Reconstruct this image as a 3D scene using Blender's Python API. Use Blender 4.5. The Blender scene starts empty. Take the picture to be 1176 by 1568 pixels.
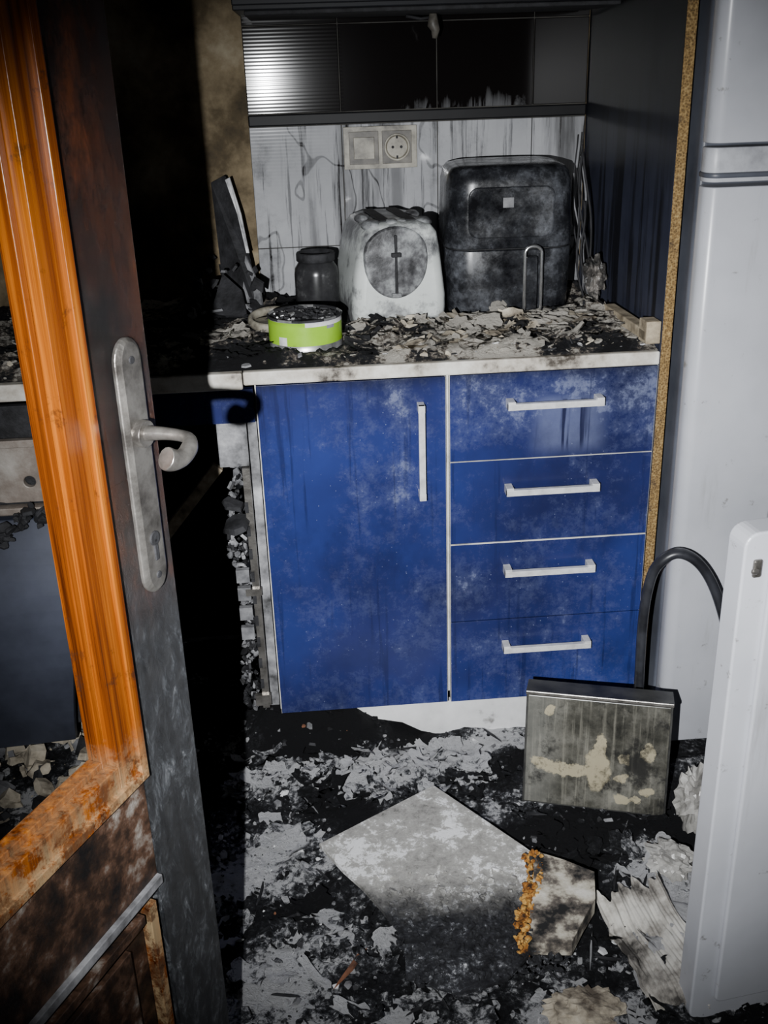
import bpy, math, random
import numpy as np
from mathutils import Vector, Matrix, Euler, noise as mn
rng=random.Random(7)
COL=bpy.context.scene.collection

# ---------------------------------------------------------------- materials
class NT:
    def __init__(s,name):
        s.m=bpy.data.materials.new(name); s.m.use_nodes=True
        s.t=s.m.node_tree; s.N=s.t.nodes; s.N.clear()
        s.out=s.N.new('ShaderNodeOutputMaterial'); s.b=s.N.new('ShaderNodeBsdfPrincipled')
        s.L(s.b.outputs[0],s.out.inputs[0])
        s.tc=s.N.new('ShaderNodeTexCoord').outputs['Object']
        s.sep=None
    def L(s,a,b): s.t.links.new(a,b)
    def put(s,sock,v):
        if isinstance(v,bpy.types.NodeSocket): s.L(v,sock)
        else: sock.default_value=v
    def math(s,op,a,b=0.0,c=None,clamp=False):
        n=s.N.new('ShaderNodeMath'); n.operation=op; n.use_clamp=clamp
        s.put(n.inputs[0],a); s.put(n.inputs[1],b)
        if c is not None: s.put(n.inputs[2],c)
        return n.outputs[0]
    def add(s,*a):
        r=a[0]
        for q in a[1:]: r=s.math('ADD',r,q)
        return r
    def mul(s,*a):
        r=a[0]
        for q in a[1:]: r=s.math('MULTIPLY',r,q)
        return r
    def map(s,sc=(1,1,1),loc=(0,0,0),rot=(0,0,0)):
        n=s.N.new('ShaderNodeMapping'); n.inputs['Scale'].default_value=sc; n.inputs['Location'].default_value=loc; n.inputs['Rotation'].default_value=rot
        s.L(s.tc,n.inputs[0]); return n.outputs[0]
    def noise(s,scale=5,detail=6,rough=.6,vec=None,dist=0):
        n=s.N.new('ShaderNodeTexNoise'); n.inputs['Scale'].default_value=scale; n.inputs['Detail'].default_value=detail
        n.inputs['Roughness'].default_value=rough; n.inputs['Distortion'].default_value=dist
        s.L(vec or s.tc,n.inputs['Vector']); return n.outputs['Fac']
    def vor(s,scale=20,feat='F1',vec=None):
        n=s.N.new('ShaderNodeTexVoronoi'); n.feature=feat; n.inputs['Scale'].default_value=scale
        s.L(vec or s.tc,n.inputs['Vector']); return n.outputs['Distance']
    def ramp(s,f,stops):
        n=s.N.new('ShaderNodeValToRGB'); s.put(n.inputs[0],f)
        cr=n.color_ramp
        while len(cr.elements)<len(stops): cr.elements.new(.5)
        for e,(p,c) in zip(cr.elements,stops):
            e.position=p; e.color=(*c,1) if not isinstance(c,(int,float)) else (c,c,c,1)
        return n.outputs[0]
    def step(s,f,a,b):
        n=s.N.new('ShaderNodeMapRange'); n.interpolation_type='SMOOTHSTEP'
        s.put(n.inputs[0],f); n.inputs[1].default_value=a; n.inputs[2].default_value=b
        n.inputs[3].default_value=0; n.inputs[4].default_value=1
        return n.outputs[0]
    def mix(s,f,a,b):
        n=s.N.new('ShaderNodeMix'); n.data_type='RGBA'
        s.put(n.inputs[0],f)
        for i,v in ((6,a),(7,b)):
            if isinstance(v,tuple): v=(*v,1)
            s.put(n.inputs[i],v)
        return n.outputs[2]
    def xyz(s):
        if not s.sep:
            s.sep=s.N.new('ShaderNodeSeparateXYZ'); s.L(s.tc,s.sep.inputs[0])
        return s.sep.outputs
    def bump(s,h,strength=.3,dist=.003):
        n=s.N.new('ShaderNodeBump'); n.inputs['Strength'].default_value=strength; n.inputs['Distance'].default_value=dist
        s.put(n.inputs['Height'],h); s.L(n.outputs[0],s.b.inputs['Normal'])
    def fin(s,col=None,rough=.5,metal=0.0,spec=None):
        if col is not None: s.put(s.b.inputs['Base Color'],(*col,1) if isinstance(col,tuple) else col)
        s.put(s.b.inputs['Roughness'],rough); s.put(s.b.inputs['Metallic'],metal)
        if spec is not None: s.b.inputs['Specular IOR Level'].default_value=spec
        return s.m

def M(name,stops,scale=8,detail=8,rough=.6,bump=0,bscale=None,metal=0,stretch=(1,1,1),spec=None,bdist=.003,dist=0):
    k=NT(name); v=k.map(stretch) if stretch!=(1,1,1) else None
    f=k.noise(scale,detail,.62,v,dist); c=k.ramp(f,stops)
    if bump: k.bump(k.noise(bscale or scale*4,8,.65,v),bump,bdist)
    return k.fin(c,rough,metal,spec)

m_char=M('char_black',[(.35,(.004,.004,.005)),(.7,(.03,.03,.034))],30,8,.75,.6,120)
m_grey=M('ash_grey',[(.3,(.05,.05,.055)),(.7,(.28,.28,.29))],25,8,.9,.5,90)
m_white=M('plaster_white',[(.33,(.12,.12,.13)),(.5,(.55,.55,.56)),(.7,(.82,.82,.82))],22,8,.9,.4,80)
m_beige=M('plaster_beige',[(.33,(.10,.08,.06)),(.5,(.5,.44,.34)),(.7,(.75,.68,.56))],20,8,.9,.4,80)
m_rust=M('brick_rust',[(.35,(.06,.03,.02)),(.65,(.30,.12,.06))],25,8,.9,.4,80)
m_wooddim=M('scorched_wood',[(.35,(.10,.075,.045)),(.6,(.50,.42,.30))],20,8,.8,.4,60)

def blue_mat():
    k=NT('blue_laminate'); x,y,z=k.xyz()
    zm=k.step(z,.62,.78); xm=k.step(x,.33,.40)
    zl=k.step(z,.34,.12)
    band=k.mul(k.step(x,.225,.26),k.step(x,.30,.27),k.step(z,.54,.62))
    mid=k.mul(k.step(z,.52,.60),k.step(z,.72,.64),k.step(x,.12,.2),k.step(x,.34,.28))
    low=k.mul(k.step(z,.70,.40),k.step(x,.10,.3))
    reg=k.add(k.mul(zm,xm,1.1),k.mul(zl,.35),k.mul(band,.9),k.mul(mid,.55),k.mul(low,.2))
    n1=k.noise(7,12,.74); n2=k.noise(45,10,.78); n3=k.noise(160,6,.7)
    f=k.add(k.mul(n1,.52),k.mul(n2,.36),k.mul(n3,.12))
    f=k.add(f,k.mul(reg,.085))
    sm=k.add(k.mul(k.step(f,.50,.62),.18),k.mul(k.step(f,.585,.66),.52))
    win=k.mul(k.step(z,.655,.70),k.step(z,.80,.775),k.step(x,.50,.55),k.step(x,.68,.63))
    sm=k.math('MAXIMUM',sm,k.mul(win,k.add(.28,k.mul(n2,.35))))
    dr=k.noise(1,3,.45,k.map((62,1,2.0),(1.3,0,0)))
    drm=k.mul(k.step(dr,.50,.535),k.step(z,.668,.70),k.step(z,.785,.775),k.step(x,.535,.555),k.step(x,.635,.615))
    dr2=k.noise(1,6,.65,k.map((45,1,2),(4,0,2)))
    drm2=k.mul(k.step(dr2,.55,.64),.55)
    base=k.ramp(k.noise(1.6,6,.55,k.map((1,1,1),(.3,0,.1))),[(.34,(.009,.012,.048)),(.5,(.017,.025,.115)),(.66,(.025,.043,.20))])
    c=k.mix(k.mul(sm,.62),base,(.25,.29,.45))
    sp=k.mul(k.step(k.vor(85),.10,.05),k.step(k.noise(9),.48,.58))
    c=k.mix(k.mul(sp,.45),c,(.4,.45,.62))
    c=k.mix(drm2,c,(.008,.012,.055))
    c=k.mix(k.mul(drm,.95),c,(.004,.006,.035))
    dk=k.step(k.noise(2.2,10,.7,k.map((1,1,.7),(3,1,5))),.50,.68)
    c=k.mix(k.mul(dk,.5),c,(.006,.008,.035))
    tp=k.mul(k.step(k.add(z,k.mul(n1,.05)),.835,.87),.7); c=k.mix(tp,c,(.006,.007,.02))
    k.bump(n2,.10,.002)
    return k.fin(c,k.add(k.mul(sm,.3),.26))
m_blue=blue_mat()
m_white_edge=M('white_edge_band',[(.3,(.25,.24,.23)),(.50,(.64,.63,.60)),(.8,(.76,.75,.73))],14,8,.5)
m_counter_edge=M('counter_edge',[(.36,(.05,.04,.03)),(.45,(.46,.42,.36)),(.6,(.74,.72,.66))],11,11,.5)
m_handle=M('handle_aluminium',[(.3,(.55,.55,.55)),(.6,(.85,.85,.86))],40,6,.35,metal=.25)
m_kick=M('kick_white',[(.35,(.10,.09,.08)),(.43,(.66,.66,.66)),(.7,(.88,.88,.88))],9,9,.5)
def panel_mat():
    k=NT('dark_blue_panel'); x,y,z=k.xyz()
    s=k.noise(1,7,.65,k.map((1,30,1.6))); base=k.ramp(k.noise(3,8,.65),[(.3,(.012,.014,.028)),(.75,(.055,.062,.095))])
    c=k.mix(k.mul(k.step(s,.48,.60),.9),base,(.005,.005,.007))
    c=k.mix(k.mul(k.step(z,1.08,1.34),.95),c,(.004,.004,.005))
    return k.fin(c,.5,spec=.3)
m_panel=panel_mat()
def chip_mat():
    k=NT('chipboard_edge'); v=k.vor(260); n=k.noise(20,6)
    c=k.ramp(k.add(k.mul(v,.5),k.mul(k.noise(150,5,.7),.6)),[(.30,(.05,.03,.01)),(.55,(.20,.12,.04)),(.85,(.40,.28,.12))])
    c=k.mix(k.mul(k.step(n,.52,.68),.6),c,(.03,.02,.015))
    k.bump(v,.5,.002); return k.fin(c,.85)
m_chip=chip_mat()
def fridge_mat():
    k=NT('fridge_enamel'); x,y,z=k.xyz()
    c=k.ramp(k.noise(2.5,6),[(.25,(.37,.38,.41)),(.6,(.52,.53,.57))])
    c=k.mix(k.mul(k.step(k.noise(1,7,.65,k.map((14,1,1.5))),.56,.70),.35),c,(.16,.15,.13))
    c=k.mix(k.mul(k.step(k.noise(30,9,.7),.62,.70),.6),c,(.10,.085,.06))
    return k.fin(c,.3)
m_fridge=fridge_mat()
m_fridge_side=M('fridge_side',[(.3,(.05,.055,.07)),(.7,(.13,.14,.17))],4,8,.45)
m_fridge_trim=M('fridge_trim',[(.3,(.24,.24,.26)),(.6,(.48,.49,.52))],16,8,.4)
def tile_mat():
    k=NT('sooty_tile'); x,y,z=k.xyz()
    st=k.noise(1,7,.65,k.map((16,1,1.1))); st2=k.noise(1,7,.7,k.map((60,1,2.5),(2,0,1)))
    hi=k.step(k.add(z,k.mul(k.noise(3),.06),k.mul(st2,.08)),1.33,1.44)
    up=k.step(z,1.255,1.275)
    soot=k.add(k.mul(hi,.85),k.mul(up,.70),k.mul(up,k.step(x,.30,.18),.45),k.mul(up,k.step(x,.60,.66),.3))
    soot=k.add(soot,k.mul(k.step(st,.48,.66),.5),.06)
    soot=k.add(soot,k.mul(k.step(st2,.55,.63),.5))
    soot=k.add(soot,k.mul(k.step(x,.66,.74),.4))
    ring=k.math('ABSOLUTE',k.math('SUBTRACT',k.noise(5,3,.5,k.map((1,1,.6),(1,0,6))),.5))
    soot=k.add(soot,k.mul(k.step(ring,.008,.003),.4))
    soot=k.math('ADD',soot,k.mul(k.step(k.noise(6,10,.75),.50,.75),.5),clamp=True)
    base=k.ramp(k.noise(5,6),[(.3,(.32,.325,.34)),(.7,(.46,.465,.48))])
    c=k.mix(soot,base,(.005,.004,.004))
    wv=k.N.new('ShaderNodeTexWave'); wv.bands_direction='Z'; wv.inputs['Scale'].default_value=42; wv.inputs['Distortion'].default_value=.0
    k.L(k.tc,wv.inputs['Vector'])
    k.bump(k.mul(wv.outputs['Fac'],k.step(x,.215,.205)),.05,.0008)
    return k.fin(c,.085,spec=.3)
m_tile=tile_mat()
m_grout=M('sooty_grout',[(.3,(.01,.01,.01)),(.7,(.10,.095,.085))],10,8,.95)
m_plaster_wall=M('scorched_plaster',[(.38,(.010,.008,.006)),(.50,(.08,.058,.03)),(.62,(.22,.17,.10)),(.75,(.38,.33,.23))],6,11,.9,.6,30)
m_wall=M('sooted_wall',[(.3,(.012,.011,.011)),(.7,(.06,.055,.05))],3,8,.9,.3,20)
m_ceil=M('sooted_ceiling',[(.3,(.006,.006,.006)),(.7,(.03,.03,.03))],3,8,.95,.3,20)
m_blackstrip=M('black_border_tile',[(.3,(.003,.003,.004)),(.7,(.008,.008,.009))],14,8,.5,spec=.2)
m_cab_black=M('burnt_cabinet',[(.35,(.003,.003,.004)),(.7,(.009,.010,.014))],5,8,.5,spec=.2)
m_cream=M('sooty_cream_plastic',[(.36,(.08,.07,.055)),(.52,(.26,.24,.19)),(.75,(.42,.40,.34))],22,9,.45)
m_cream_dark=M('grimy_plastic',[(.3,(.04,.035,.03)),(.7,(.18,.165,.14))],30,8,.5)

def ash_nodes(k,at,warm=False,lo=(.004,.004,.006)):
    n1=k.noise(8,13,.8); n2=k.noise(38,12,.85,dist=.8); n4=k.noise(210,6,.8); n5=k.noise(18,12,.8,k.map((1,1,1),(5,2,7)),1.0)
    n6=k.vor(95,'F1')
    f=k.add(k.mul(n1,.24),k.mul(n2,.32),k.mul(n5,.22),k.mul(n4,.16),k.mul(k.math('SUBTRACT',.45,n6),.07),.03)
    f=k.add(f,k.mul(k.math('SUBTRACT',at,.5),.32))
    w=(.82,.77,.68) if warm else (.90,.90,.92)
    g=(.24,.20,.16) if warm else (.16,.165,.18)
    c=k.ramp(f,[(.45,lo),(.51,(.028,.029,.034)),(.54,g),(.572,w)])
    return c,f,k.add(n2,k.mul(n4,.9),k.mul(n5,.8))
def ash_mat(name,warm=False):
    k=NT(name); a=k.N.new('ShaderNodeAttribute'); a.attribute_name='ash'
    c,f,h=ash_nodes(k,a.outputs['Fac'],warm)
    k.bump(h,1.0,.016)
    return k.fin(c,.9,spec=.3)
m_ash=ash_mat('ash_floor'); m_ash_c=ash_mat('ash_counter',warm=True)

def burnt_door_mat():
    k=NT('burnt_varnish'); x,y,z=k.xyz()
    v=k.map((1,1,.45))
    n=k.noise(9,12,.78,v); n2=k.noise(55,10,.85,v,.6)
    top=k.ramp(k.noise(1,9,.65,k.map((9,9,3))),[(.38,(.007,.005,.005)),(.52,(.045,.014,.005)),(.64,(.18,.05,.012)),(.8,(.30,.11,.045))])
    blk=k.step(k.noise(4,9,.7,k.map((1,1,.7),(0,0,3))),.45,.58); top=k.mix(k.mul(blk,.88),top,(.006,.005,.005))
    low=k.ramp(k.add(k.mul(n,.45),k.mul(n2,.55)),[(.43,(.003,.003,.004)),(.51,(.018,.020,.024)),(.565,(.10,.108,.12)),(.62,(.48,.49,.50))])
    c=k.mix(k.step(k.add(z,k.mul(n,.3)),1.10,.94),top,low)
    k.bump(k.add(n2,n),1.0,.012)
    return k.fin(c,k.add(.2,k.mul(k.step(z,1.1,.8),.3)))
m_bdoor=burnt_door_mat()
m_bpanel=M('burnt_brown_panel',[(.38,(.006,.005,.005)),(.50,(.030,.016,.010)),(.58,(.085,.045,.028)),(.65,(.20,.17,.145)),(.72,(.38,.35,.32))],22,12,.45,.7,70)
def wood_mat():
    k=NT('orange_varnished_wood'); x,y,z=k.xyz()
    g=k.noise(1,8,.65,k.map((95,95,1.4)))
    c=k.ramp(g,[(.34,(.030,.006,.001)),(.48,(.13,.029,.002)),(.62,(.25,.070,.005)),(.8,(.42,.16,.022))])
    n=k.noise(10,10,.78)
    lowm=k.step(k.add(z,k.mul(n,.30)),.90,.81)
    c=k.mix(k.mul(lowm,k.step(n,.42,.52),.7),c,(.42,.31,.17))
    c=k.mix(k.mul(lowm,k.step(k.noise(30,9,.75),.48,.56),.8),c,(.08,.036,.016))
    c=k.mix(k.mul(k.step(k.noise(18,9,.75),.56,.66),.75),c,(.03,.011,.005))
    k.bump(g,.4,.002); return k.fin(c,.25)
m_wood=wood_mat()
m_steel=M('aged_steel',[(.3,(.12,.11,.10)),(.6,(.42,.40,.37)),(.8,(.30,.26,.22))],30,8,.33,.25,80,metal=.85)
m_chrome=M('chrome',[(.3,(.5,.5,.5)),(.7,(.85,.85,.85))],30,4,.2,metal=.9)

# ---------------------------------------------------------------- mesh builder
class MB:
    def __init__(s,name,mats): s.n=name; s.m=mats; s.v=[]; s.f=[]; s.i=[]; s.T=None; s.sm=[]; s.al=[]; s.loc=None
    def mark(s,a): s.al+= [a]*(len(s.v)-len(s.al))
    def add(s,vs,fs,mi=0,sm=False):
        o=len(s.v)
        for p in vs:
            p=Vector(p)
            if s.T is not None: p=s.T@p
            s.v.append(p)
        for f in fs:
            s.f.append([o+q for q in f]); s.i.append(mi); s.sm.append(sm)
    def box(s,a,b,mi=0):
        x0,y0,z0=a;x1,y1,z1=b
        s.add([(x0,y0,z0),(x1,y0,z0),(x1,y1,z0),(x0,y1,z0),(x0,y0,z1),(x1,y0,z1),(x1,y1,z1),(x0,y1,z1)],
              [(0,3,2,1),(4,5,6,7),(0,1,5,4),(1,2,6,5),(2,3,7,6),(3,0,4,7)],mi)
    def loft(s,rings,mi=0,cap=True,sm=True,closed=True,mats=None):
        n=len(rings[0]); vs=[p for r in rings for p in r]; fs=[]
        o=len(s.v)
        s.add(vs,[],mi)
        for k in range(len(rings)-1):
            for j in range(n if closed else n-1):
                a=k*n+j;b=k*n+(j+1)%n
                s.f.append([o+a,o+b,o+b+n,o+a+n]); s.i.append(mats[k] if mats else (mi(k,j) if callable(mi) else mi)); s.sm.append(sm)
        if cap:
            m0=mats[0] if mats else (mi(0,0) if callable(mi) else mi); m1=mats[-1] if mats else (mi(len(rings)-2,0) if callable(mi) else mi)
            s.f.append([o+q for q in range(n)][::-1]); s.i.append(m0); s.sm.append(False)
            s.f.append([o+(len(rings)-1)*n+q for q in range(n)]); s.i.append(m1); s.sm.append(False)
    def lathe(s,c,prof,n=48,mi=0,cap=True,mats=None):
        rings=[[(c[0]+r*math.cos(2*math.pi*j/n),c[1]+r*math.sin(2*math.pi*j/n),c[2]+z) for j in range(n)] for r,z in prof]
        s.loft(rings,mi,cap,True,True,mats)
    def tube(s,pts,r,mi=0,n=10,flat=None):
        pts=[Vector(p) for p in pts]; rings=[]; up=Vector((0,0,1)); prev=None
        for k,p in enumerate(pts):
            t=(pts[min(k+1,len(pts)-1)]-pts[max(k-1,0)]).normalized()
            if prev is None:
                a=t.cross(up)
                if a.length<.1: a=t.cross(Vector((1,0,0)))
                a.normalize()
            else: a=(prev-t*prev.dot(t)).normalized()
            prev=a; b=t.cross(a)
            ra=r[k] if isinstance(r,(list,tuple)) else r
            rb=ra*(flat or 1)
            rings.append([p+a*(ra*math.cos(2*math.pi*j/n))+b*(rb*math.sin(2*math.pi*j/n)) for j in range(n)])
        s.loft(rings,mi)
    def prism(s,poly,z0,z1,mi=0,sm=False):
        s.loft([[(x,y,z0) for x,y in poly],[(x,y,z1) for x,y in poly]],mi,True,sm)
    def chunk(s,c,size,th,mi,tilt=.5,asp=None,n=None,a=None):
        n=n or rng.randint(4,7); asp=asp or rng.uniform(.45,1)
        a0=rng.random()*6.28; pl=[]
        for j in range(n):
            q=a0+2*math.pi*(j+rng.uniform(-.3,.3))/n; r=size*rng.uniform(.65,1.1)
            pl.append((r*math.cos(q),r*asp*math.sin(q)))
        E=Euler((rng.gauss(0,tilt),rng.gauss(0,tilt),rng.random()*6.28)).to_matrix()
        C=Vector(c); k=rng.uniform(.75,.95)
        s.loft([[C+E@Vector((x,y,-th/2)) for x,y in pl],[C+E@Vector((x*k,y*k,th/2+rng.uniform(-.1,.2)*th)) for x,y in pl]],mi,True,False)
        if a is not None: s.mark(a)
    def sheet(s,c,w,l,mi,curl,rz,a=None,seg=7):
        E=Euler((rng.gauss(0,.15),rng.gauss(0,.15),rz)).to_matrix(); C=Vector(c); top=[]
        nw=5
        for i in range(seg+1):
            u=i/seg-.5; row=[]
            for j in range(nw+1):
                v=j/nw-.5
                ww=w*(1-.25*abs(mn.noise(Vector((i*.9,c[0]*50,j*.3)))))
                row.append(C+E@Vector((u*l+.35*w*mn.noise(Vector((j*1.1,c[0]*77,1))),v*ww+.3*w*mn.noise(Vector((i*1.1,c[1]*77,5))),curl*(u*u*4)*l*.3+.006*mn.noise(Vector((i*.8,j*.8,c[1]*60))))))
            top.append(row)
        vs=[p for r in top for p in r]; nn=nw+1
        fs=[(i*nn+j,i*nn+j+1,(i+1)*nn+j+1,(i+1)*nn+j) for i in range(seg) for j in range(nw)]
        s.add(vs,fs,mi,True); s.add([p-Vector((0,0,.0015)) for p in vs],[f[::-1] for f in fs],mi,True)
        if a is not None: s.mark(a)
    def done(s,bevel=0,seg=2,smooth=False,sub=0):
        me=bpy.data.meshes.new(s.n); me.from_pydata([tuple(v) for v in s.v],[],s.f)
        for m in s.m: me.materials.append(m)
        me.polygons.foreach_set('material_index',s.i)
        me.polygons.foreach_set('use_smooth',[bool(q) or smooth for q in s.sm])
        me.update()
        import bmesh
        bm=bmesh.new(); bm.from_mesh(me); bmesh.ops.recalc_face_normals(bm,faces=bm.faces); bm.to_mesh(me); bm.free()
        if s.al:
            a=me.attributes.new('ash','FLOAT','POINT'); al=s.al+[.5]*(len(me.vertices)-len(s.al)); a.data.foreach_set('value',al[:len(me.vertices)])
        o=bpy.data.objects.new(s.n,me); COL.objects.link(o)
        if s.loc is not None: o.matrix_world=s.loc
        if bevel:
            b=o.modifiers.new('bevel','BEVEL'); b.width=bevel; b.segments=seg; b.limit_method='ANGLE'; b.angle_limit=math.radians(40)
        return o

def rrect(cx,cy,w,d,r,n=6):
    pts=[]
    for sx,sy,a0 in ((1,1,0),(-1,1,90),(-1,-1,180),(1,-1,270)):
        for k in range(n+1):
            a=math.radians(a0+90*k/n); pts.append((cx+sx*(w/2-r)+r*math.cos(a),cy+sy*(d/2-r)+r*math.sin(a)))
    return pts
def fbm(x,y,s,seed=0,o=5): return mn.fractal(Vector((x*s+seed,y*s-seed,seed*1.7)),.9,2.1,o)
def cr(P,n=6):
    P=[Vector(p) for p in P]; out=[]
    for i in range(len(P)-1):
        p0=P[max(i-1,0)];p1=P[i];p2=P[i+1];p3=P[min(i+2,len(P)-1)]
        for k in range(n):
            t=k/n; out.append(.5*((2*p1)+(-p0+p2)*t+(2*p0-5*p1+4*p2-p3)*t*t+(-p0+3*p1-3*p2+p3)*t**3))
    return out+[P[-1]]

# ---------------------------------------------------------------- room shell
b=MB('wall_back',[m_plaster_wall,m_wall]); b.box((-1.3,.606,0),(1.5,.70,2.4)); b.done()
b=MB('wall_left',[m_wall]); b.box((-1.4,-1.7,0),(-1.3,.7,2.4)); b.done()
b=MB('wall_right',[m_wall]); b.box((1.5,-1.7,0),(1.6,.7,2.4)); b.done()
b=MB('wall_front',[m_wall]); b.box((-1.3,-1.7,0),(-.50,-1.6,2.4)); b.box((.45,-1.7,0),(1.5,-1.6,2.4)); b.box((-.50,-1.7,2.08),(.45,-1.6,2.4)); b.done()
b=MB('ceiling',[m_ceil]); b.box((-1.4,-1.7,2.4),(1.6,.7,2.5)); b.done()
b=MB('floor',[m_grey]); b.box((-1.4,-2.3,-.1),(1.6,.7,0)); b.done()
b=MB('trim_2',[m_bpanel])
b.box((-.50,-1.71,0),(-.462,-1.58,2.08)); b.box((.412,-1.71,0),(.45,-1.58,2.08)); b.box((-.50,-1.71,2.045),(.45,-1.58,2.08)); b.done(.004)

b=MB('wall_tiles',[m_tile,m_grout]); b.box((0.0,.600,.868),(.757,.606,2.0),1)
xs=[0.0,.205,.42,.635,.757]
zr=[(.868,.985),(.985,1.249),(1.275,1.452),(1.452,1.65)]
for i in range(4):
    for z0,z1 in zr:
        b.box((xs[i]+.001,.594,z0+.001),(xs[i+1]-.001,.5999,z1-.001))
b.done(.0012,2)
b=MB('trim_1',[m_blackstrip]); b.box((0.0,.590,1.250),(.757,.5999,1.274)); b.done(.003)

b=MB('wall_socket',[m_cream,m_cream_dark,m_char])
x0,x1,z0,z1=.208,.372,1.153,1.243
b.box((x0,.584,z0),(x1,.5938,z1),0)
b.box((x0+.012,.581,z0+.010),(x0+.078,.5845,z1-.010),1); b.box((x0+.022,.577,z0+.022),(x0+.068,.582,z1-.022),0)
b.box((x1-.078,.581,z0+.010),(x1-.012,.5845,z1-.010),1)
cx,cz=x1-.045,(z0+z1)/2
def ringY(c,prof,n,mi,mb,cap=True):
    mb.loft([[(c[0]+r*math.cos(2*math.pi*j/n),c[1]+y,c[2]+r*math.sin(2*math.pi*j/n)) for j in range(n)] for r,y in prof],mi,cap)
ringY((cx,.581,cz),[(.029,0),(.029,-.006),(.025,-.006),(.023,-.0005)],32,0,b)
for dx in (-.0095,.0095): ringY((cx+dx,.5805,cz),[(.0032,0),(.0032,-.0015)],12,2,b)
b.box((cx-.002,.576,cz+.018),(cx+.002,.580,cz+.026),2); b.box((cx-.002,.576,cz-.026),(cx+.002,.580,cz-.018),2)
b.done(.0015)

b=MB('wall_cabinet',[m_cab_black,m_char]); b.box((0,.28,1.47),(.756,.5935,2.15)); b.box((.0,.262,1.478),(.376,.28,2.14)); b.box((.38,.262,1.478),(.756,.28,2.14)); b.box((.02,.30,1.462),(.74,.56,1.4699),1); b.done(.002)
b=MB('burnt_light_fitting',[m_cream_dark,m_char]); b.tube([(.395,.45,1.461),(.395,.45,1.44),(.40,.45,1.43),(.398,.45,1.415)],[.008,.012,.009,.005],0); b.tube([(.34,.45,1.458),(.37,.45,1.452),(.395,.45,1.455)],.003,1); b.done()

b=MB('tall_end_panel',[m_panel,m_chip]); b.box((.7585,-.018,0),(.7775,.5995,2.2),0); b.box((.7587,-.0205,0.0),(.7773,-.018,2.2),1); b.done(.0008,1)

# ---------------------------------------------------------------- base cabinet
b=MB('base_cabinet',[m_blue,m_white_edge,m_handle,m_cab_black,m_kick])
b.box((0,.002,.12),(.018,.56,.838),1); b.box((.739,.002,.12),(.757,.56,.838),1); b.box((.350,.002,.12),(.366,.56,.838),1)
b.box((.018,.002,.12),(.739,.56,.138),1); b.box((.018,.54,.12),(.739,.56,.838),3); b.box((.018,.01,.82),(.739,.56,.838),3)
def front(xa,xb,za,zb):
    b.box((xa,-.017,za),(xb,.001,zb),0)
    b.box((xa-.0006,-.0165,za-.0006),(xa+.0008,.0012,zb+.0006),1); b.box((xb-.0008,-.0165,za-.0006),(xb+.0006,.0012,zb+.0006),1)
front(.003,.354,.122,.836)
dz=[.838,.665,.490,.314,.120]
for i in range(4): front(.362,.757,dz[i+1]+.0012,dz[i]-.0012)
b.box((.362,-.0172,.665-.0010),(.757,.0,.665+.0002),1); b.box((.362,-.0174,.490-.0022),(.757,.0,.490+.0002),1)
def hbar(p0,p1,vert=False):
    if not vert:
        x0,x1=p0[0],p1[0];z=p0[2]
        b.box((x0,-.046,z-.006),(x1,-.036,z+.006),2)
        for x in (x0,x1-.014): b.box((x,-.0455,z-.0065),(x+.014,-.0175,z+.010),2)
    else:
        z0,z1=p0[2],p1[2];x=p0[0]
        b.box((x-.006,-.046,z0),(x+.006,-.036,z1),2)
        for z in (z0,z1-.014): b.box((x-.0065,-.0455,z),(x+.0065,-.0175,z+.014),2)
for i in range(4):
    z=dz[i]-.060; hbar((.468,0,z),(.650,0,z))
hbar((.306,0,.600),(.306,0,.790),True)
kp=[(.757,0.0),(.757,.112),(.05,.112),(.10,.100),(.13,.085),(.16,.088),(.20,.06),(.26,.045),(.30,.02),(.36,0.0)]
b.loft([[(x,.030,z) for x,z in kp],[(x,.045,z) for x,z in kp]],4,True,False)
b.done(.0012,2)

b=MB('countertop',[m_counter_edge,m_char])
b.box((-.018,-.022,.839),(.757,.5935,.8645),0); b.box((-1.29,-.018,.830),(-.020,.5935,.862),0)
b.done(.003,2)

# ---------------------------------------------------------------- left run
m_brk=M('sooty_white_board',[(.35,(.03,.03,.03)),(.5,(.22,.22,.23)),(.7,(.55,.55,.56))],14,9,.6)
b=MB('broken_cabinet_side',[m_blue,m_brk,m_cab_black,m_char,m_grey,m_steel])
b.box((-.372,-.010,.765),(-.003,.006,.829),0)
b.box((-.372,.54,.0),(-.003,.56,.829),2)
b.box((-.078,.008,.672),(-.022,.09,.764),1); b.box((-.020,.02,.12),(-.003,.5,.76),1)
b.box((-.036,-.004,.13),(-.022,.018,.67),5)
for i in range(9):
    z=.18+i*.05; b.box((-.037,-.007,z),(-.030,-.003,z+.022),3)
for z in (.30,.345,.39,.43): b.box((-.066,-.008,z),(-.040,.004,z+.028),4)
b.box((-.050,-.010,.14),(-.018,.0,.165),5); b.box((-.050,-.010,.40),(-.018,.0,.415),5)
for i in range(260):
    z=rng.uniform(.12,.68); b.chunk((-.042-rng.random()*.036*(.4+.6*math.sin(z*9)**2),rng.uniform(.005,.05),z),rng.uniform(.004,.012),.005,rng.choice([4,4,3,3,3,1]),1.2)
b.chunk((-.058,-.01,.56),.035,.01,3,.6); b.chunk((-.060,-.01,.60),.03,.008,3,.9)
b.done()
b=MB('broken_wood_strut',[m_wooddim])
b.T=Matrix.Translation((-.148,.03,.590))@Matrix.Rotation(math.radians(-50),4,'Y')
b.box((-.10,-.008,-.011),(.10,.008,.011)); b.done(.001)

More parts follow.
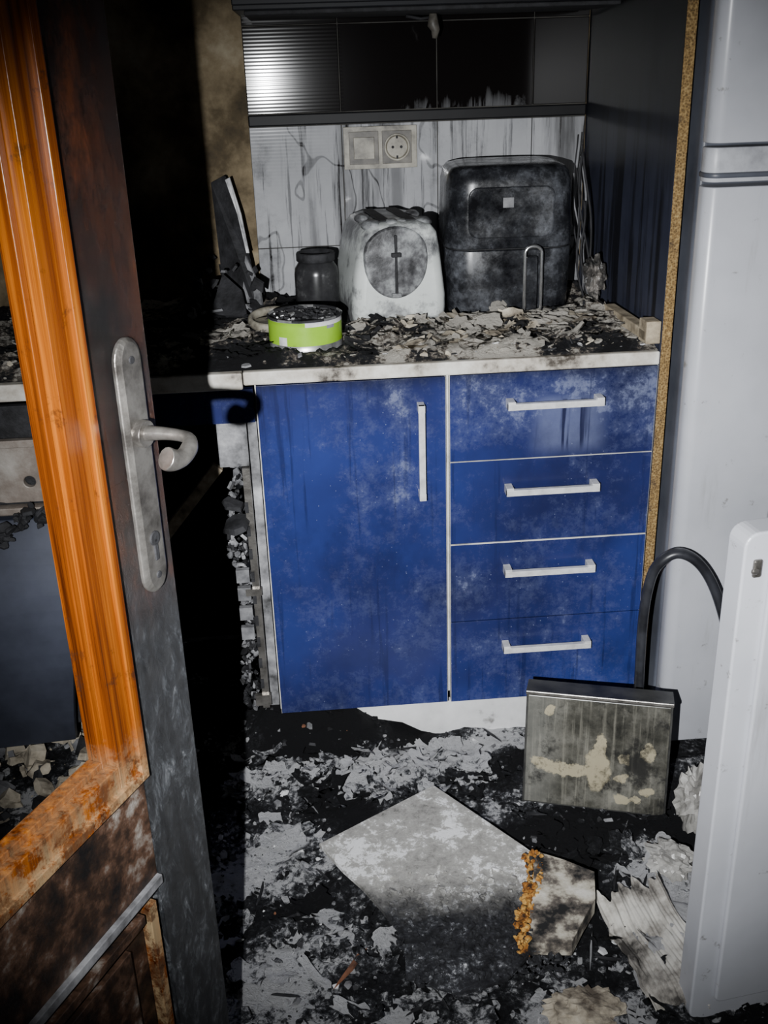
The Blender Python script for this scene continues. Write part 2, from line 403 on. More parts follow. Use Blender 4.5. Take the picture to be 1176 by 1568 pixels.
m_ovenmetal=M('scorched_metal',[(.3,(.05,.042,.035)),(.5,(.24,.20,.17)),(.65,(.45,.42,.38)),(.85,(.5,.48,.45))],7,9,.5,.3,60,metal=.15)
m_ovendoor=M('smoked_enamel',[(.3,(.012,.014,.02)),(.7,(.09,.10,.14))],2.5,7,.35)
b=MB('burnt_oven',[m_ovenmetal,m_ovendoor,m_char])
hx,hz_,hr=-.432,.672,.011
def plate_hole(x0,x1,z0,z1,y,mi):
    n=32; ri=[];ro=[]
    for j in range(n):
        a=2*math.pi*(j+.5)/n; c,s_=math.cos(a),math.sin(a)
        ri.append((hx+hr*c,y,hz_+hr*s_))
        t=min((x1-hx)/c if c>0 else (x0-hx)/c,(z1-hz_)/s_ if s_>0 else (z0-hz_)/s_)
        ro.append((hx+t*c,y,hz_+t*s_))
    b.loft([ro,ri,[(p[0],y+.012,p[2]) for p in ri]],mi,False,False)
plate_hole(-.50,-.378,.632,.755,-.012,0)
b.box((-.90,-.012,.632),(-.50,.0,.755),0)
b.box((-.90,.004,.12),(-.378,.5,.757),2)
b.box((-.90,-.028,.612),(-.378,-.004,.626),0)
b.box((-.90,-.020,.742),(-.378,-.004,.757),0)
b.box((-.90,-.016,.760),(-.378,0,.822),2)
rings=[]
for k in range(17):
    u=k/16; z=.60-.5*u; yy=-.02-.05*math.sin(u*3.0)-.04*u
    rings.append([(-.90,yy,z),(-.40+.02*math.sin(u*4),yy,z+.0+.03*math.sin(u*2)),(-.40+.02*math.sin(u*4),yy+.02,z+.03*math.sin(u*2)),(-.90,yy+.02,z)])
b.loft(rings,1,True,False)
for i in range(90):
    x=rng.uniform(-.62,-.40); b.chunk((x,-.055+rng.random()*.02,.51+.12*math.sin((x+.6)*6)+rng.gauss(0,.010)),rng.uniform(.01,.022),.008,2,.8)
b.done(.002)

# ---------------------------------------------------------------- fridge
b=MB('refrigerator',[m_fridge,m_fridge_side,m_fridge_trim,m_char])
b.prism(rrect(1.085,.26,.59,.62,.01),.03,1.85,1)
b.prism(rrect(1.085,-.078,.598,.056,.022,8),.045,1.165,0,True)
b.prism(rrect(1.085,-.078,.598,.056,.022,8),1.235,1.85,0,True)
b.prism(rrect(1.085,-.074,.594,.05,.020,8),1.172,1.228,2,True)
b.prism(rrect(1.085,-.080,.602,.06,.022,8),1.180,1.188,1,True)
b.box((.80,-.04,0),(1.37,.5,.04),1)
b.done(.002,2)

# ---------------------------------------------------------------- counter debris
def grid(x0,x1,y0,y1,st,hf,af):
    nx=int((x1-x0)/st)+1; ny=int((y1-y0)/st)+1; vs=[];al=[]
    for j in range(ny):
        for i in range(nx):
            x=x0+(x1-x0)*i/(nx-1); y=y0+(y1-y0)*j/(ny-1); vs.append((x,y,hf(x,y))); al.append(af(x,y))
    fs=[(j*nx+i,j*nx+i+1,(j+1)*nx+i+1,(j+1)*nx+i) for j in range(ny-1) for i in range(nx-1)]
    return vs,fs,al
def ss(a,b,x):
    t=max(0,min(1,(x-a)/(b-a))); return t*t*(3-2*t)
def blocked(x,y,m=0):
    if (x-.10)**2+(y-.125)**2<(.074+m)**2: return True
    if .195-m<x<.395+m and .25-m<y<.51+m: return True
    if .405-m<x<.67+m and .28-m<y<.55+m: return True
    if (x-.13)**2+(y-.42)**2<(.048+m)**2: return True
    if (x-.165)**2+(y-.49)**2<(.031+m)**2: return True
    return False
def hc(x,y):
    e=ss(-.018,.03,y)*1.0; e*= ss(.757,.73,x)*.6+.4
    n=fbm(x,y,9,3)*.5+.5; n2=fbm(x,y,40,8,4)
    h=.8655+e*(.006+.013*max(0,n)+.009*abs(n2))+.004*max(0,n2)*e
    if blocked(x,y): h=min(h,.870)
    return h
def ac(x,y):
    a=.37+.38*ss(.20,.30,x)
    a+=.2*math.exp(-((x-.1)/.08)**2-((y-.03)/.03)**2)
    a+=.3*math.exp(-((x+.04)/.07)**2-((y-.10)/.08)**2)
    a-=.25*ss(.3,.5,y); a+=.50*fbm(x,y,10,12)
    if x<-.15: a=.55+.3*fbm(x,y,10,12)
    return a
vs,fs,al=grid(-.95,.755,-.014,.588,.006,hc,ac)
b=MB('counter_debris',[m_ash_c,m_char,m_grey,m_white,m_beige]); b.add(vs,fs,0,True); b.al=list(al)
for i in range(2000):
    x=rng.uniform(-.9,.74); y=rng.uniform(-.004,.56)
    if i%2: x=rng.uniform(.22,.74); y=rng.uniform(.0,.32)
    a=ac(x,y); sz=.002+.011*rng.random()**2.4
    if blocked(x,y,sz): continue
    mi=0 if rng.random()<.7 else (rng.choice([3,4,4,1]) if a>.5 else rng.choice([1,1,2]))
    b.chunk((x,y,hc(x,y)+sz*.2),sz,sz*rng.uniform(.12,.3),mi,.35,a=a+rng.uniform(-.35,.4))
for i in range(300):
    x=rng.uniform(.20,.70); y=rng.uniform(.02,.30)
    if i%4==0: x=rng.uniform(-.3,.2); y=rng.uniform(0.02,.5)
    if blocked(x,y,.030): continue
    a=ac(x,y)
    b.sheet((x,y,hc(x,y)+.006),rng.uniform(.020,.060),rng.uniform(.03,.085),rng.choice([0,0,0,4]) if a>.55 else rng.choice([0,0,1]),rng.uniform(.05,.5),rng.random()*6.28,a=a+rng.uniform(-.1,.4))
b.done()

# ---------------------------------------------------------------- objects on the counter
m_green=M('green_label',[(.34,(.05,.08,.01)),(.42,(.26,.50,.02)),(.75,(.36,.68,.05))],8,8,.35)
m_lab_white=M('label_white',[(.3,(.4,.4,.4)),(.6,(.8,.8,.8))],20,4,.4)
m_lab_purple=M('label_purple',[(.35,(.05,.045,.06)),(.5,(.20,.19,.26)),(.65,(.45,.44,.50))],15,8,.4)
m_tin=M('tin_metal',[(.3,(.15,.15,.15)),(.6,(.6,.6,.6))],30,6,.35,metal=.7)
b=MB('food_tin',[m_tin,m_green,m_lab_purple,m_char,m_lab_white])
R=.072;zb=.871
prof=[(R-.004,0),(R,.001),(R,.004),(R-.001,.005),(R-.001,.016),(R-.001,.032),(R-.001,.046),(R-.001,.052),(R-.001,.060),(R,.061),(R+.001,.064),(R-.002,.066),(R-.004,.062),(R-.005,.058),(.03,.060),(.002,.061)]
def mf(k,j):
    a=(j/72.)*360
    if k<4: return 0
    if k in (4,5,6):
        if 222<a<238 and k==4: return 4
        if 300<a<318 and k==6: return 2
        return 1
    if k==7:return 4 if a>265 else 1
    if k==8:return 2
    if k<12: return 3 if (j//5)%3 else 0
    return 3
b.lathe((.100,.125,zb),prof,72,mf)
for i in range(90):
    a=rng.random()*6.28; r=rng.random()**.5*.060; b.chunk((.1+r*math.cos(a),.125+r*math.sin(a),zb+.063),rng.uniform(.004,.014),.003,rng.choice([3,3,3,3,0]),.3)
b.done()
b=MB('plastic_lid',[m_cream])
ring=[]
for k in range(33):
    a=2*math.pi*k/32; ring.append((.035+.046*math.cos(a),.245+.046*math.sin(a),.899+.008*math.sin(a)))
b.tube(ring,.006,0,8,1.6); b.prism([(.035+.042*math.cos(i*.3927),.245+.042*math.sin(i*.3927)) for i in range(16)],.893,.896); b.done()

m_jar=M('sooted_glass',[(.3,(.006,.006,.007)),(.6,(.03,.03,.032)),(.8,(.14,.14,.14))],22,8,.22)
b=MB('glass_jar',[m_jar,m_char,m_grey])
b.lathe((.130,.42,.871),[(.040,0),(.047,.006),(.048,.02),(.048,.085),(.046,.098),(.038,.110),(.037,.113)],48,0)
b.lathe((.130,.42,.871),[(.040,.112),(.042,.114),(.042,.128),(.0405,.131),(.037,.131),(.035,.122),(.002,.122)],48,1)
b.done()
b=MB('burnt_mug',[m_char,m_grey])
b.lathe((.165,.49,.871),[(.026,0),(.030,.004),(.031,.075),(.029,.078),(.027,.074),(.026,.01),(.002,.008)],32,0)
b.done()

def toast_mat():
    k=NT('white_toaster'); x,y,z=k.xyz()
    n=k.noise(6,8,.65); n2=k.noise(28,9,.75); up=k.step(z,.97,1.05)
    f=k.add(k.mul(n,.7),k.mul(n2,.3),k.mul(up,-.15))
    c=k.ramp(f,[(.30,(.015,.015,.017)),(.37,(.08,.08,.085)),(.43,(.30,.31,.31)),(.48,(.58,.61,.59)),(.7,(.72,.75,.73))])
    k.bump(k.noise(40,8,.7),.12,.002); return k.fin(c,.33)
m_toast=toast_mat()
m_toast_f=M('toaster_face_soot',[(.36,(.02,.02,.022)),(.46,(.09,.09,.095)),(.56,(.24,.25,.255)),(.68,(.46,.47,.47))],22,10,.5,.5,70)
b=MB('toaster',[m_toast,m_toast_f,m_char])
b.T=Matrix.Translation((.298,.262,.871))@Matrix.Rotation(math.radians(7),4,'Z')@Matrix.Scale(.97,4)
def tprof(y,k,dz=0):
    pts=[(-.098,.006),(-.102,.03),(-.101,.06),(-.095,.11),(-.085,.16),(-.077,.188),(-.062,.205),(-.038,.212),(0,.214),(.045,.213),(.070,.207),(.083,.192),(.089,.16),(.095,.11),(.101,.06),(.101,.03),(.098,.006)]
    return [(x*k,y,.1+(z-.1)*(k*.5+.5)+dz) for x,z in pts]
b.loft([tprof(-.014,.76),tprof(-.008,.90),tprof(.002,.97),tprof(.02,1),tprof(.22,1),tprof(.24,.97),tprof(.25,.85)],0,True,True)
b.box((-.098,-.004,0),(-.060,.24,.016),0); b.box((.060,-.004,0),(.098,.24,.016),0); b.box((-.060,-.002,.009),(.060,.24,.016),0)
n=40
def oval(s_,y): return [(-.010+.064*s_*math.cos(2*math.pi*j/n)*(1+.10*math.sin(2*math.pi*j/n)),y,.134+.070*s_*math.copysign(abs(math.sin(2*math.pi*j/n))**.85,math.sin(2*math.pi*j/n))) for j in range(n)]
b.loft([oval(1.06,-.006),oval(1.05,-.016),oval(1.0,-.019),oval(.95,-.019),oval(.6,-.022),oval(.02,-.024)],1,True,True)
b.box((-.0145,-.0265,.070),(-.0090,-.018,.192),2); b.box((-.022,-.033,.148),(-.002,-.020,.157),2); b.box((-.022,-.027,.064),(-.002,-.018,.073),1)
b.box((-.036,.02,.2135),(-.012,.22,.2165),2); b.box((.018,.02,.2135),(.042,.22,.2165),2)
for (x,y,z,r) in ((-.052,.03,.207,.016),(-.012,.02,.212,.010),(.014,.03,.211,.009),(.060,.035,.208,.014),(-.055,.12,.210,.013),(.06,.14,.210,.013)):
    rings=[]
    for a in range(1,8):
        t=math.pi*a/8; rr=r*math.sin(t); rings.append([(x+1.3*rr*math.cos(q*.5236)*(1+.15*math.sin(q*2+x*99)),y+rr*math.sin(q*.5236)*1.8,z-.75*r*math.cos(t)) for q in range(12)])
    b.loft(rings,1,True,True)
b.done(.002,2)

def fry_mat():
    k=NT('sooty_black_plastic'); n=k.noise(6,10,.75); n2=k.noise(28,9,.75)
    f=k.add(k.mul(n,.6),k.mul(n2,.4))
    c=k.ramp(f,[(.40,(.004,.004,.005)),(.50,(.018,.019,.022)),(.58,(.07,.074,.084)),(.68,(.26,.28,.32))])
    return k.fin(c,k.ramp(n,[(.4,.12),(.65,.45)]))
m_fry=fry_mat()
b=MB('air_fryer',[m_fry,m_char,m_chrome,m_grey])
b.T=Matrix.Translation((.538,.415,.871))@Matrix.Rotation(math.radians(-3),4,'Z')
def fr(z,w,d,r,n=8): return [(x,y,z) for x,y in rrect(0,0,w,d,r,n)]
b.loft([fr(0,.235,.235,.05),fr(.006,.252,.252,.055),fr(.02,.258,.258,.055),fr(.138,.264,.262,.055),fr(.1395,.260,.258,.055)],0)
b.loft([fr(.1395,.256,.254,.053),fr(.1425,.256,.254,.053)],1)
b.loft([fr(.1425,.262,.260,.055),fr(.144,.266,.264,.055),fr(.20,.264,.262,.055),fr(.27,.258,.256,.055),fr(.288,.250,.248,.055),fr(.298,.236,.234,.055),fr(.303,.205,.2,.055),fr(.305,.15,.15,.05)],0)
pts=[(x,z) for x,z in rrect(0,.215,.175,.10,.02,5)]
b.loft([[(x,-.128,z) for x,z in pts],[(x,-.1345,z) for x,z in pts],[(x*.96,-.1355,.215+(z-.215)*.96) for x,z in pts]],0,True,False)
b.box((-.018,-.139,.225),(.004,-.135,.245),3)
hp=[]
for k in range(13):
    a=math.pi*k/12; hp.append((.041-.017*math.cos(a),-.170,.138+.014*math.sin(a)))
path=[(.024,-.133,.016),(.024,-.163,.016),(.024,-.170,.03)]+hp+[(.058,-.170,.03),(.058,-.163,.016),(.058,-.133,.016)]
b.tube(path,.0036,2,8)
b.box((.030,-.158,.02),(.052,-.131,.128),0)
b.box((-.12,-.118,.006),(.12,-.1325,.010),1)
b.done(.0015)

b=MB('burnt_cables',[m_char,m_grey,m_beige])
for i in range(8):
    x=.700+rng.uniform(-.004,.016); y=.42+rng.uniform(-.03,.03); pts=[]
    top=rng.uniform(1.08,1.235)
    for k in range(12):
        u=k/11; pts.append((x+.022*u*u+.008*math.sin(u*6+i),y-.03*u,top+(.885-top)*u))
    b.tube(pts,rng.uniform(.0015,.003),rng.choice([0,0,1,1]),6)
b.done()
def crumple(name,c,sc,mats,seed,amp=.35,fr_=2.2,rot=(0,0,0),sub=4):
    import bmesh
    bm=bmesh.new(); bmesh.ops.create_icosphere(bm,subdivisions=sub,radius=1)
    E=Euler(rot).to_matrix(); S=Vector((seed,seed*.3,-seed))
    for v in bm.verts:
        p=v.co.copy(); r=1
        for q in range(7):
            dirv=Vector((math.sin(q*2.3+seed),math.cos(q*1.7+seed*2),math.sin(q*3.1+seed*.7))).normalized()
            t=p.dot(dirv)*fr_*(1+.35*q)+q*1.3+seed+.5*mn.noise(p*2+S)
            r-=amp/(1.2+q*.6)*abs((t%1)-.5)
        v.co=Vector(c)+E@Vector((p.x*r*sc[0],p.y*r*sc[1],p.z*r*sc[2]))
    me=bpy.data.meshes.new(name); bm.to_mesh(me); bm.free()
    for m in mats: me.materials.append(m)
    o=bpy.data.objects.new(name,me); COL.objects.link(o); return o
m_film=M('melted_plastic_film',[(.38,(.010,.010,.010)),(.52,(.06,.056,.052)),(.62,(.24,.22,.20)),(.78,(.5,.48,.45))],30,10,.22,.7,60)
m_film2=M('crumpled_foil',[(.3,(.06,.06,.055)),(.5,(.32,.31,.29)),(.75,(.70,.69,.66))],9,9,.3,.5,30)
crumple('melted_plastic_bag',(.718,.315,.945),(.036,.040,.075),[m_film],4.7,.75,1.1,(.1,-.18,.4))
b=MB('wood_offcut',[m_wooddim,m_char])
b.T=Matrix.Translation((.730,.10,.892))@Matrix.Rotation(math.radians(3),4,'Z')
b.box((-.010,-.12,-.008),(.014,.12,.012)); b.box((-.010,-.125,-.012),(.018,-.085,.030)); b.done(.002)
b=MB('charred_board',[m_char,m_grey,m_white])
def sheet(P,th,mi):
    P=[Vector(p) for p in P]; n=(P[1]-P[0]).cross(P[2]-P[0]).normalized()*th
    b.loft([P,[p+n for p in P]],mi,True,False)
sheet([(-.075,.50,.885),(.000,.42,.885),(-.012,.47,.98),(-.035,.50,1.10),(-.055,.52,1.155),(-.085,.54,1.14)],.006,0)
sheet([(-.055,.495,1.150),(-.045,.492,1.155),(-.026,.476,1.08),(-.014,.452,1.0),(-.020,.455,1.0),(-.034,.480,1.08)],.003,2)
sheet([(-.10,.36,.885),(-.02,.33,.885),(-.03,.38,.93),(-.07,.42,.96)],.008,0)
sheet([(-.035,.44,.885),(.012,.40,.885),(.006,.44,.93),(-.02,.47,.99)],.006,1)
for i in range(70): b.chunk((rng.uniform(-.14,.01),rng.uniform(.33,.56),.885+rng.random()**2*.10),rng.uniform(.008,.024),.005,rng.choice([0,0,0,0,1]),.8)
b.done()

# ---------------------------------------------------------------- floor debris
blobs=[(.06,-.115,.22,.040,.55),(.36,-.07,.08,.05,.40),(-.05,-.40,.08,.12,.32),(.0,-.62,.07,.10,.32),(.62,-.60,.12,.12,.42),(.70,-.42,.05,.1,.3),
 (.56,-.33,.09,.08,-.55),(.07,.03,.16,.085,-.42),(.28,.01,.05,.05,-.5),(.22,-.68,.16,.09,-.08),(.45,-.03,.08,.03,.35),(.04,-.27,.06,.05,.15),(.62,-.12,.1,.05,-.3),(.10,-.50,.05,.1,.2),(.43,-.75,.09,.05,.25),(-.45,-.05,.15,.3,.15),(.50,-.68,.06,.03,-.4),(-.22,-.4,.08,.5,-.3)]  # last blob paints the shaded strip at left darker into the ash mask
def af(x,y):
    a=.49
    for bx,by,sx,sy,k in blobs: a+=k*math.exp(-((x-bx)/sx)**2-((y-by)/sy)**2)
    a+=.40*fbm(x,y,6,5)
    return max(-.4,min(1.1,a))
def hf(x,y):
    n=fbm(x,y,5,21); n2=fbm(x,y,22,9,6)
    h=.008+.014*abs(n)+.012*abs(n2)
    h+=.10*math.exp(-((x-.07)/.15)**4-((y-.05)/.085)**4)*(1+.25*n+.3*n2)
    h+=.025*math.exp(-((x-.10)/.2)**2-((y+.11)/.04)**2)*(1+n2)
    h+=.03*math.exp(-((x+.45)/.2)**2-((y+.05)/.2)**2)
    h+=.02*math.exp(-((x-.66)/.1)**2-((y+.55)/.12)**2)
    h*=ss(.80,.72,x) if y>-.12 else 1
    return max(.001,h)
vs,fs,al=grid(-.95,1.1,-1.2,.50,.0065,hf,af)
b=MB('floor_debris',[m_ash,m_char,m_grey,m_white,m_beige,m_rust])
b.add(vs,fs,0,True); b.al=list(al)
def onboard(x,y): return .03<x<.53 and -.62<y<-.2 and abs((x-.30)+(y+.40)*.3)<.17
for i in range(7500):
    x=rng.uniform(-.85,1.0); y=rng.uniform(-.85,.16)
    if i%3==0: x=rng.uniform(-.15,.75); y=rng.uniform(-.78,0)
    if onboard(x,y) and y>-.50: continue
    if y>.02 and x>.25: continue
    if y>-.13 and x>.77: continue
    a=af(x,y); sz=.0015+.010*rng.random()**3
    if x<-.33: sz*=1.9
    mi=0 if rng.random()<.8 else rng.choice([1,2,3] if a>.5 else [1,1,2])
    if x<-.33: mi=rng.choice([4,0,4,0,4,1,1])
    if rng.random()<.002: mi=5
    b.chunk((x,y,hf(x,y)+sz*.2),sz,sz*rng.uniform(.2,.6),mi,.5,a=a+rng.uniform(-.35,.35))
for i in range(260):
    x=rng.uniform(-.1,.72); y=rng.uniform(-.78,-.02)
    if i%3==0: x=rng.uniform(-.1,.4); y=rng.uniform(-.19,-.04)
    if onboard(x,y): continue
    a=af(x,y); b.sheet((x,y,hf(x,y)+.009),rng.uniform(.012,.050),rng.uniform(.02,.080),0,rng.uniform(.0,.9),rng.random()*6.28,a=a+rng.uniform(-.2,.35))
for i in range(110):
    x=rng.uniform(-.72,-.36); y=rng.uniform(-.45,.1)
    b.chunk((x,y,hf(x,y)+.01),rng.uniform(.012,.036),rng.uniform(.015,.03),rng.choice([4,4,4,2,1]),.6,a=rng.uniform(.2,.9))
for i in range(60):
    x=rng.uniform(-.1,.7); y=rng.uniform(-.75,-.0)
    b.chunk((x,y,hf(x,y)+.008),rng.uniform(.02,.06),.003,rng.choice([1,1,0,2,1]),.15,asp=.07,a=.6)
b.chunk((.12,-.60,hf(.12,-.6)+.008),.06,.004,5,.1,asp=.10,a=.6)
b.done()

k=NT('fallen_board_ash'); x_,y_,z_=k.xyz()
n1=k.noise(7,12,.78); n2=k.noise(45,10,.8,dist=.4)
fade=k.step(k.add(y_,k.mul(n1,.16)),-.36,-.48)
f=k.add(k.mul(n1,.6),k.mul(n2,.4))
c=k.ramp(f,[(.40,(.10,.098,.09)),(.46,(.32,.31,.29)),(.53,(.44,.43,.40)),(.55,(.88,.88,.88))])
ca,fa,ha=ash_nodes(k,.46)
c=k.mix(fade,c,ca)
k.bump(k.add(n2,k.mul(ha,fade,1.0)),.6,.005); m_board=k.fin(c,.75)
b=MB('fallen_ceiling_board',[m_board,m_beige])
P=[(.070,-.345),(.300,-.205),(.44,-.39),(.50,-.475),(.44,-.60),(.36,-.68),(.28,-.70),(.20,-.66),(.205,-.58),(.175,-.52),(.145,-.465),(.11,-.415)]
def bz(x,y): return .052+.06*(y+.35)*.3+.02*(x-.1)*.2
b.loft([[(x,y,bz(x,y)-.008) for x,y in P],[(x,y,bz(x,y)) for x,y in P]],0,True,False)
for i in range(900):
    x=rng.uniform(.17,.46); y=rng.uniform(-.68,-.42)
    if rng.random()>ss(-.40,-.60,y): continue
    if x<.17+.25*max(0,(-.5-y)): continue
    b.chunk((x,y,bz(x,y)+.002),rng.uniform(.002,.010),.003,0,.4)
b.done(.0015)
m_foam=M('scorched_foam',[(.36,(.03,.012,.004)),(.46,(.32,.12,.015)),(.60,(.55,.32,.08)),(.72,(.75,.6,.3))],45,10,.9,.9,90)
m_slab=M('broken_slab_face',[(.42,(.01,.01,.01)),(.50,(.14,.12,.10)),(.57,(.50,.46,.37)),(.68,(.70,.67,.60))],18,12,.8,.6,60)
b=MB('broken_insulation_slab',[m_slab,m_foam,m_char])
Q=[(.452,-.432),(.50,-.462),(.545,-.498),(.53,-.56),(.50,-.60),(.47,-.645),(.435,-.64),(.40,-.635),(.412,-.59),(.425,-.54),(.44,-.49)]
b.loft([[(x,y,.045) for x,y in Q],[(x,y,.075+.1*(x-.45)*.2) for x,y in Q]],0,True,False)
for t in range(420):
    u=rng.random(); x=.446+(.398-.446)*u+.008*math.sin(u*6); y=-.436+(-.636+.436)*u
    w=.014*(1-.3*u)
    b.chunk((x+rng.uniform(-w,w*1.2),y,.058+rng.uniform(-.018,.022)),rng.uniform(.003,.008),.006,1 if rng.random()<.9 else 2,1)
b.done()

def boxface():
    k=NT('scorched_glass_face'); x,y,z=k.xyz()
    base=k.ramp(k.noise(9,10,.75),[(.36,(.018,.018,.015)),(.48,(.06,.058,.048)),(.62,(.15,.145,.125)),(.75,(.28,.27,.23))])
    ln=k.noise(1,6,.65,k.map((110,1,5))); c=k.mix(k.mul(k.step(ln,.50,.66),.5),base,(.24,.23,.19))
    lite=k.mul(k.step(x,.09,.02),.35); c=k.mix(lite,c,(.24,.24,.22))
    nx=k.mul(k.math('SUBTRACT',k.noise(22,6,.7),.5),.045); nz=k.mul(k.math('SUBTRACT',k.noise(22,6,.7,k.map((1,1,1),(9,9,9))),.5),.045)
    X=k.add(x,nx); Z=k.add(z,nz); tot=None
    for cx,cz,rx,rz in ((.142,.085,.026,.045),(.146,.130,.012,.030),(.085,.080,.060,.013),(.035,.092,.022,.010),(.045,.20,.013,.012),(.192,.112,.013,.012),(.188,.075,.012,.010),(.235,.13,.012,.018),(.235,.05,.012,.010),(.190,.030,.016,.009),(.215,.030,.010,.008)):
        dx=k.math('DIVIDE',k.math('SUBTRACT',X,cx),rx); dz_=k.math('DIVIDE',k.math('SUBTRACT',Z,cz),rz)
        e=k.step(k.add(k.mul(dx,dx),k.mul(dz_,dz_)),1.15,.75)
        tot=e if tot is None else k.math('MAXIMUM',tot,e)
    c=k.mix(k.mul(tot,.8),c,(.42,.37,.25))
    c=k.mix(k.mul(k.step(k.noise(7,9,.75,k.map((1,1,1),(2,0,4))),.52,.62),.85),c,(.012,.012,.012))
    c=k.mix(k.mul(k.step(k.noise(30,9,.8),.55,.62),.5),c,(.02,.02,.018))
    return k.fin(c,.3)
m_boxf=boxface()
m_boxe=M('box_edge_black',[(.3,(.008,.008,.008)),(.7,(.07,.07,.065))],20,8,.4)
b=MB('scorched_hob_unit',[m_boxf,m_boxe,m_steel])
ang=math.atan2(-.304+.227,.727-.473)
b.loc=Matrix.Translation((.473,-.232,.022))@Matrix.Rotation(ang,4,'Z')@Matrix.Rotation(math.radians(-10),4,'X')
b.box((0,0,0),(.275,.055,.235),1); b.box((.004,-.003,.004),(.271,0,.228),0)
b.box((-.001,-.004,.230),(.276,.056,.237),1); b.box((-.001,-.0045,.2295),(.276,-.002,.2365),2)
b.done(.002)

m_rub=M('black_rubber',[(.3,(.008,.008,.01)),(.7,(.04,.042,.05))],20,6,.35)
b=MB('rubber_hose',[m_rub])
cp=[(.736,-.125,.03),(.730,-.125,.20),(.726,-.13,.36),(.732,-.14,.455),(.748,-.15,.495),(.775,-.155,.510),(.808,-.16,.495),(.838,-.165,.455),(.862,-.175,.395),(.878,-.18,.33),(.882,-.185,.24),(.878,-.19,.12),(.86,-.2,.02)]
b.tube(cr(cp),.0115,0,14,.85); b.done()

b=MB('white_appliance_door',[m_fridge,m_fridge_trim,m_steel])
b.T=Matrix.Translation((.625,-.76,0))@Matrix.Rotation(math.radians(8),4,'Z')
def slab(x0,x1,z0,z1,y0,y1,r,mi):
    pl=rrect((x0+x1)/2,(z0+z1)/2,x1-x0,z1-z0,r,6)
    b.loft([[(x,y0,z) for x,z in pl],[(x,y1,z) for x,z in pl]],mi,True,False)
slab(0,.55,.012,.835,0,.04,.02,0); slab(.036,.52,.05,.80,-.008,.0,.01,0)
b.box((.012,-.006,.775),(.024,.0,.80),2); b.box((.008,-.010,.782),(.018,-.004,.79),2)
b.done(.006,3)

crumple('crumpled_foil_sheet',(.785,-.345,.085),(.055,.085,.090),[m_film2],8.3,.55,1.5,(0,.2,.3))
crumple('crumpled_foil_sheet',(.700,-.445,.040),(.060,.07,.045),[m_film2],2.3,.55,1.4,(0,.1,.8))
m_cor=M('sooty_corrugated_card',[(.38,(.05,.045,.04)),(.47,(.30,.28,.25)),(.56,(.56,.54,.49)),(.7,(.70,.68,.63))],12,12,.9,.3,60)
b=MB('corrugated_board',[m_cor])
b.T=Matrix.Translation((.620,-.625,.046))@Euler((.04,-.16,.15)).to_matrix().to_4x4()
nx=70; rings=[]
for j in range(13):
    yv=-.12+.23*j/12; ring=[]
    for i in range(nx): ring.append((-.065+.12*i/(nx-1)+.012*mn.noise(Vector((j*.7,3,0)))*(1 if i<8 else 0),yv+.03*mn.noise(Vector((i*.12,7,j*.1))),.0014*math.sin(i*1.45)+.010*math.sin(j*.6)+.012*mn.noise(Vector((i*.06,j*.4,2)))))
    rings.append(ring)
vv=[p for r in rings for p in r]; ff=[(j*nx+i,j*nx+i+1,(j+1)*nx+i+1,(j+1)*nx+i) for j in range(12) for i in range(nx-1)]
b.add(vv,ff,0,True); b.add([(x,y,z-.006) for x,y,z in vv],[f[::-1] for f in ff],0,True)
b.done()
crumple('insulation_wool_chunk',(.47,-.735,.022),(.085,.06,.022),[m_beige],5.5,.4,2.0)

# ---------------------------------------------------------------- door
b=MB('door_1',[m_bdoor,m_wood,m_bpanel,m_brk,m_steel,m_char])
d=Vector((-.46,-.888,0)).normalized(); nrm=Vector((.888,-.46,0)).normalized()
E0=Vector((-.055,-.84,0))
b.T=Matrix(((d.x,nrm.x,0,E0.x),(d.y,nrm.y,0,E0.y),(0,0,1,0),(0,0,0,1)))
TH=.035
def dbox(s0,s1,z0,z1,t0,t1,mi): b.box((s0,t0,z0),(s1,t1,z1),mi)
dbox(0,.10,.01,2.03,-TH,0,0); dbox(.70,.80,.01,2.03,-TH,0,0)
dbox(.10,.70,.53,.68,-TH,-.0005,2); dbox(.10,.70,1.93,2.03,-TH,0,0); dbox(.10,.70,.01,.14,-TH,0,0)
dbox(.10,.70,.14,.53,-TH+.01,-.012,2)
for (s0,s1,z0,z1) in ((.10,.142,.68,1.93),(.658,.70,.68,1.93)):
    dbox(s0,s1,z0,z1,-TH,.004,1)
dbox(.142,.658,.68,.712,-TH,.004,1); dbox(.142,.658,1.895,1.93,-TH,.004,1)
dbox(.1,.112,.672,1.935,.0,.009,1); dbox(.688,.70,.672,1.935,.0,.009,1); dbox(.112,.688,.672,.684,.0,.009,1)
dbox(.142,.150,.71,1.90,-.026,-.010,1); dbox(.150,.658,.712,.720,-.026,-.010,1)
dbox(.10,.70,.522,.534,-.012,.006,3); dbox(.112,.126,.14,.505,-.012,.002,1); dbox(.135,.66,.49,.503,-.012,.002,2); dbox(.16,.64,.18,.47,-.012,-.004,2)
pl=[]
zc0,zc1,sc=.872,1.138,.038
for k in range(13):
    a=math.pi*k/12; pl.append((sc+.021*math.cos(a),zc1-.02+.024*math.sin(a)))
for k in range(13):
    a=math.pi+math.pi*k/12; pl.append((sc+.021*math.cos(a),zc0+.02+.024*math.sin(a)))
b.loft([[(x,.0,z) for x,z in pl],[(x,.004,z) for x,z in pl],[(sc+(x-sc)*.7,.008,1.008+(z-1.008)*.97) for x,z in pl]],4,True,False)
def cyl(c,r,t0,t1,mi):
    n=20; b.loft([[(c[0]+r*math.cos(2*math.pi*j/n),t,c[1]+r*math.sin(2*math.pi*j/n)) for j in range(n)] for t in (t0,t1)],mi)
cyl((sc,1.045),.014,.006,.016,4)
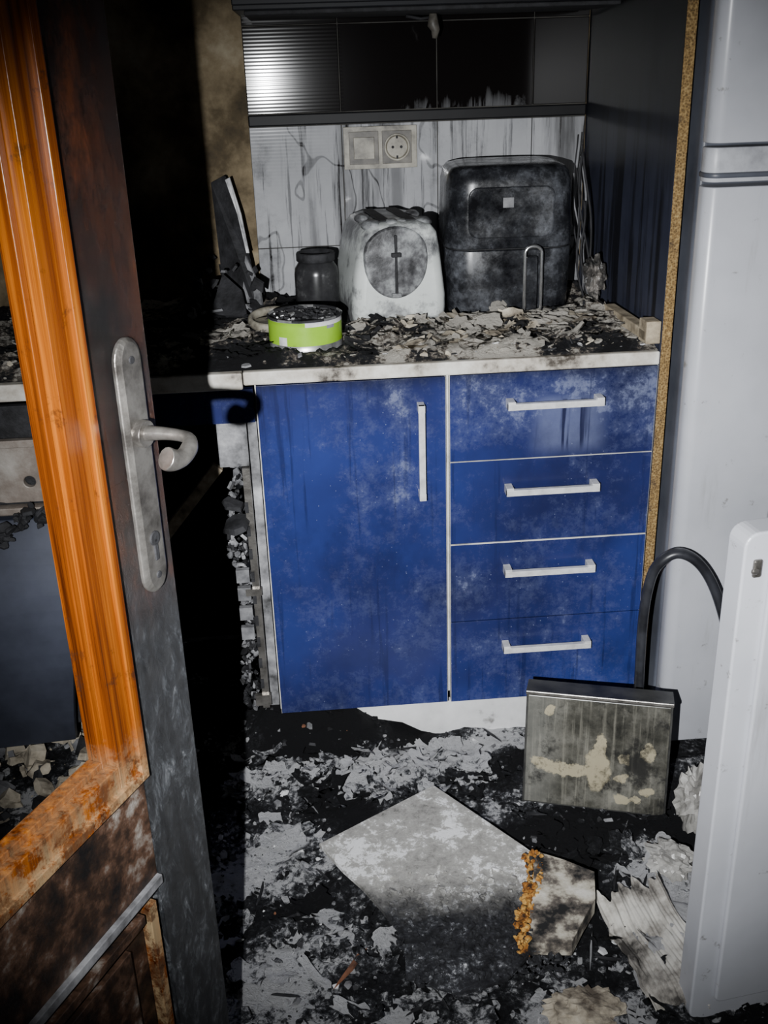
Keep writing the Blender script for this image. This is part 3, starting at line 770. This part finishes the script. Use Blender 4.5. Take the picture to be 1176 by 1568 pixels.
hpth=cr([(sc,.008,1.045),(sc-.002,.032,1.047),(sc-.002,.054,1.047),(sc+.003,.067,1.046),(sc+.012,.072,1.041),(sc+.024,.072,1.036),(sc+.034,.068,1.036),(sc+.042,.065,1.040)],5)
b.tube(hpth,[.0085-.0025*math.sin(min(1,i/20)*math.pi)+(.003*ss(24,33,i)) for i in range(len(hpth))],4,14)
cyl((sc,.93),.008,.006,.010,5); b.box((sc-.003,.006,.905),(sc+.003,.010,.93),5)
for z in (1.12,.888): cyl((sc,z),.004,.006,.0095,5)
b.done(.0025,3)

# ---------------------------------------------------------------- camera & light
p,yw,rl=.4095,.0659,-.0326
f=Vector((math.sin(yw)*math.cos(p),math.cos(yw)*math.cos(p),-math.sin(p))); rt=Vector((math.cos(yw),-math.sin(yw),0)); up=rt.cross(f)
R=rt*math.cos(rl)+up*math.sin(rl); U=up*math.cos(rl)-rt*math.sin(rl)
cam=bpy.data.cameras.new('camera'); co=bpy.data.objects.new('camera',cam); COL.objects.link(co)
co.matrix_world=Matrix(((R.x,U.x,-f.x,.1088),(R.y,U.y,-f.y,-1.8798),(R.z,U.z,-f.z,1.3802),(0,0,0,1)))
cam.sensor_fit='VERTICAL'; cam.sensor_height=36; cam.lens=1631.4/1600*36; cam.clip_start=.02
bpy.context.scene.camera=co
li=bpy.data.lights.new('phone_flash','SPOT'); lo=bpy.data.objects.new('phone_flash',li); COL.objects.link(lo)
lp=Vector((.1088-.135,-1.88,1.30)); lo.location=lp
lo.rotation_euler=(Vector((.38,0,.58))-lp).to_track_quat('-Z','Y').to_euler()
li.energy=300; li.spot_size=math.radians(66); li.spot_blend=1.0; li.shadow_soft_size=.006; li.color=(.97,.985,1.0)
l2=bpy.data.lights.new('fill_light','POINT'); lo2=bpy.data.objects.new('fill_light',l2); COL.objects.link(lo2)  # dim unseen fill, added behind the camera to lift the shadows
lo2.location=(.25,-2.05,1.9); l2.energy=2.5; l2.shadow_soft_size=.12; l2.color=(.95,.97,1.0)
w=bpy.data.worlds.new('dark_world'); bpy.context.scene.world=w; w.use_nodes=True
w.node_tree.nodes['Background'].inputs[0].default_value=(.5,.55,.65,1); w.node_tree.nodes['Background'].inputs[1].default_value=.03
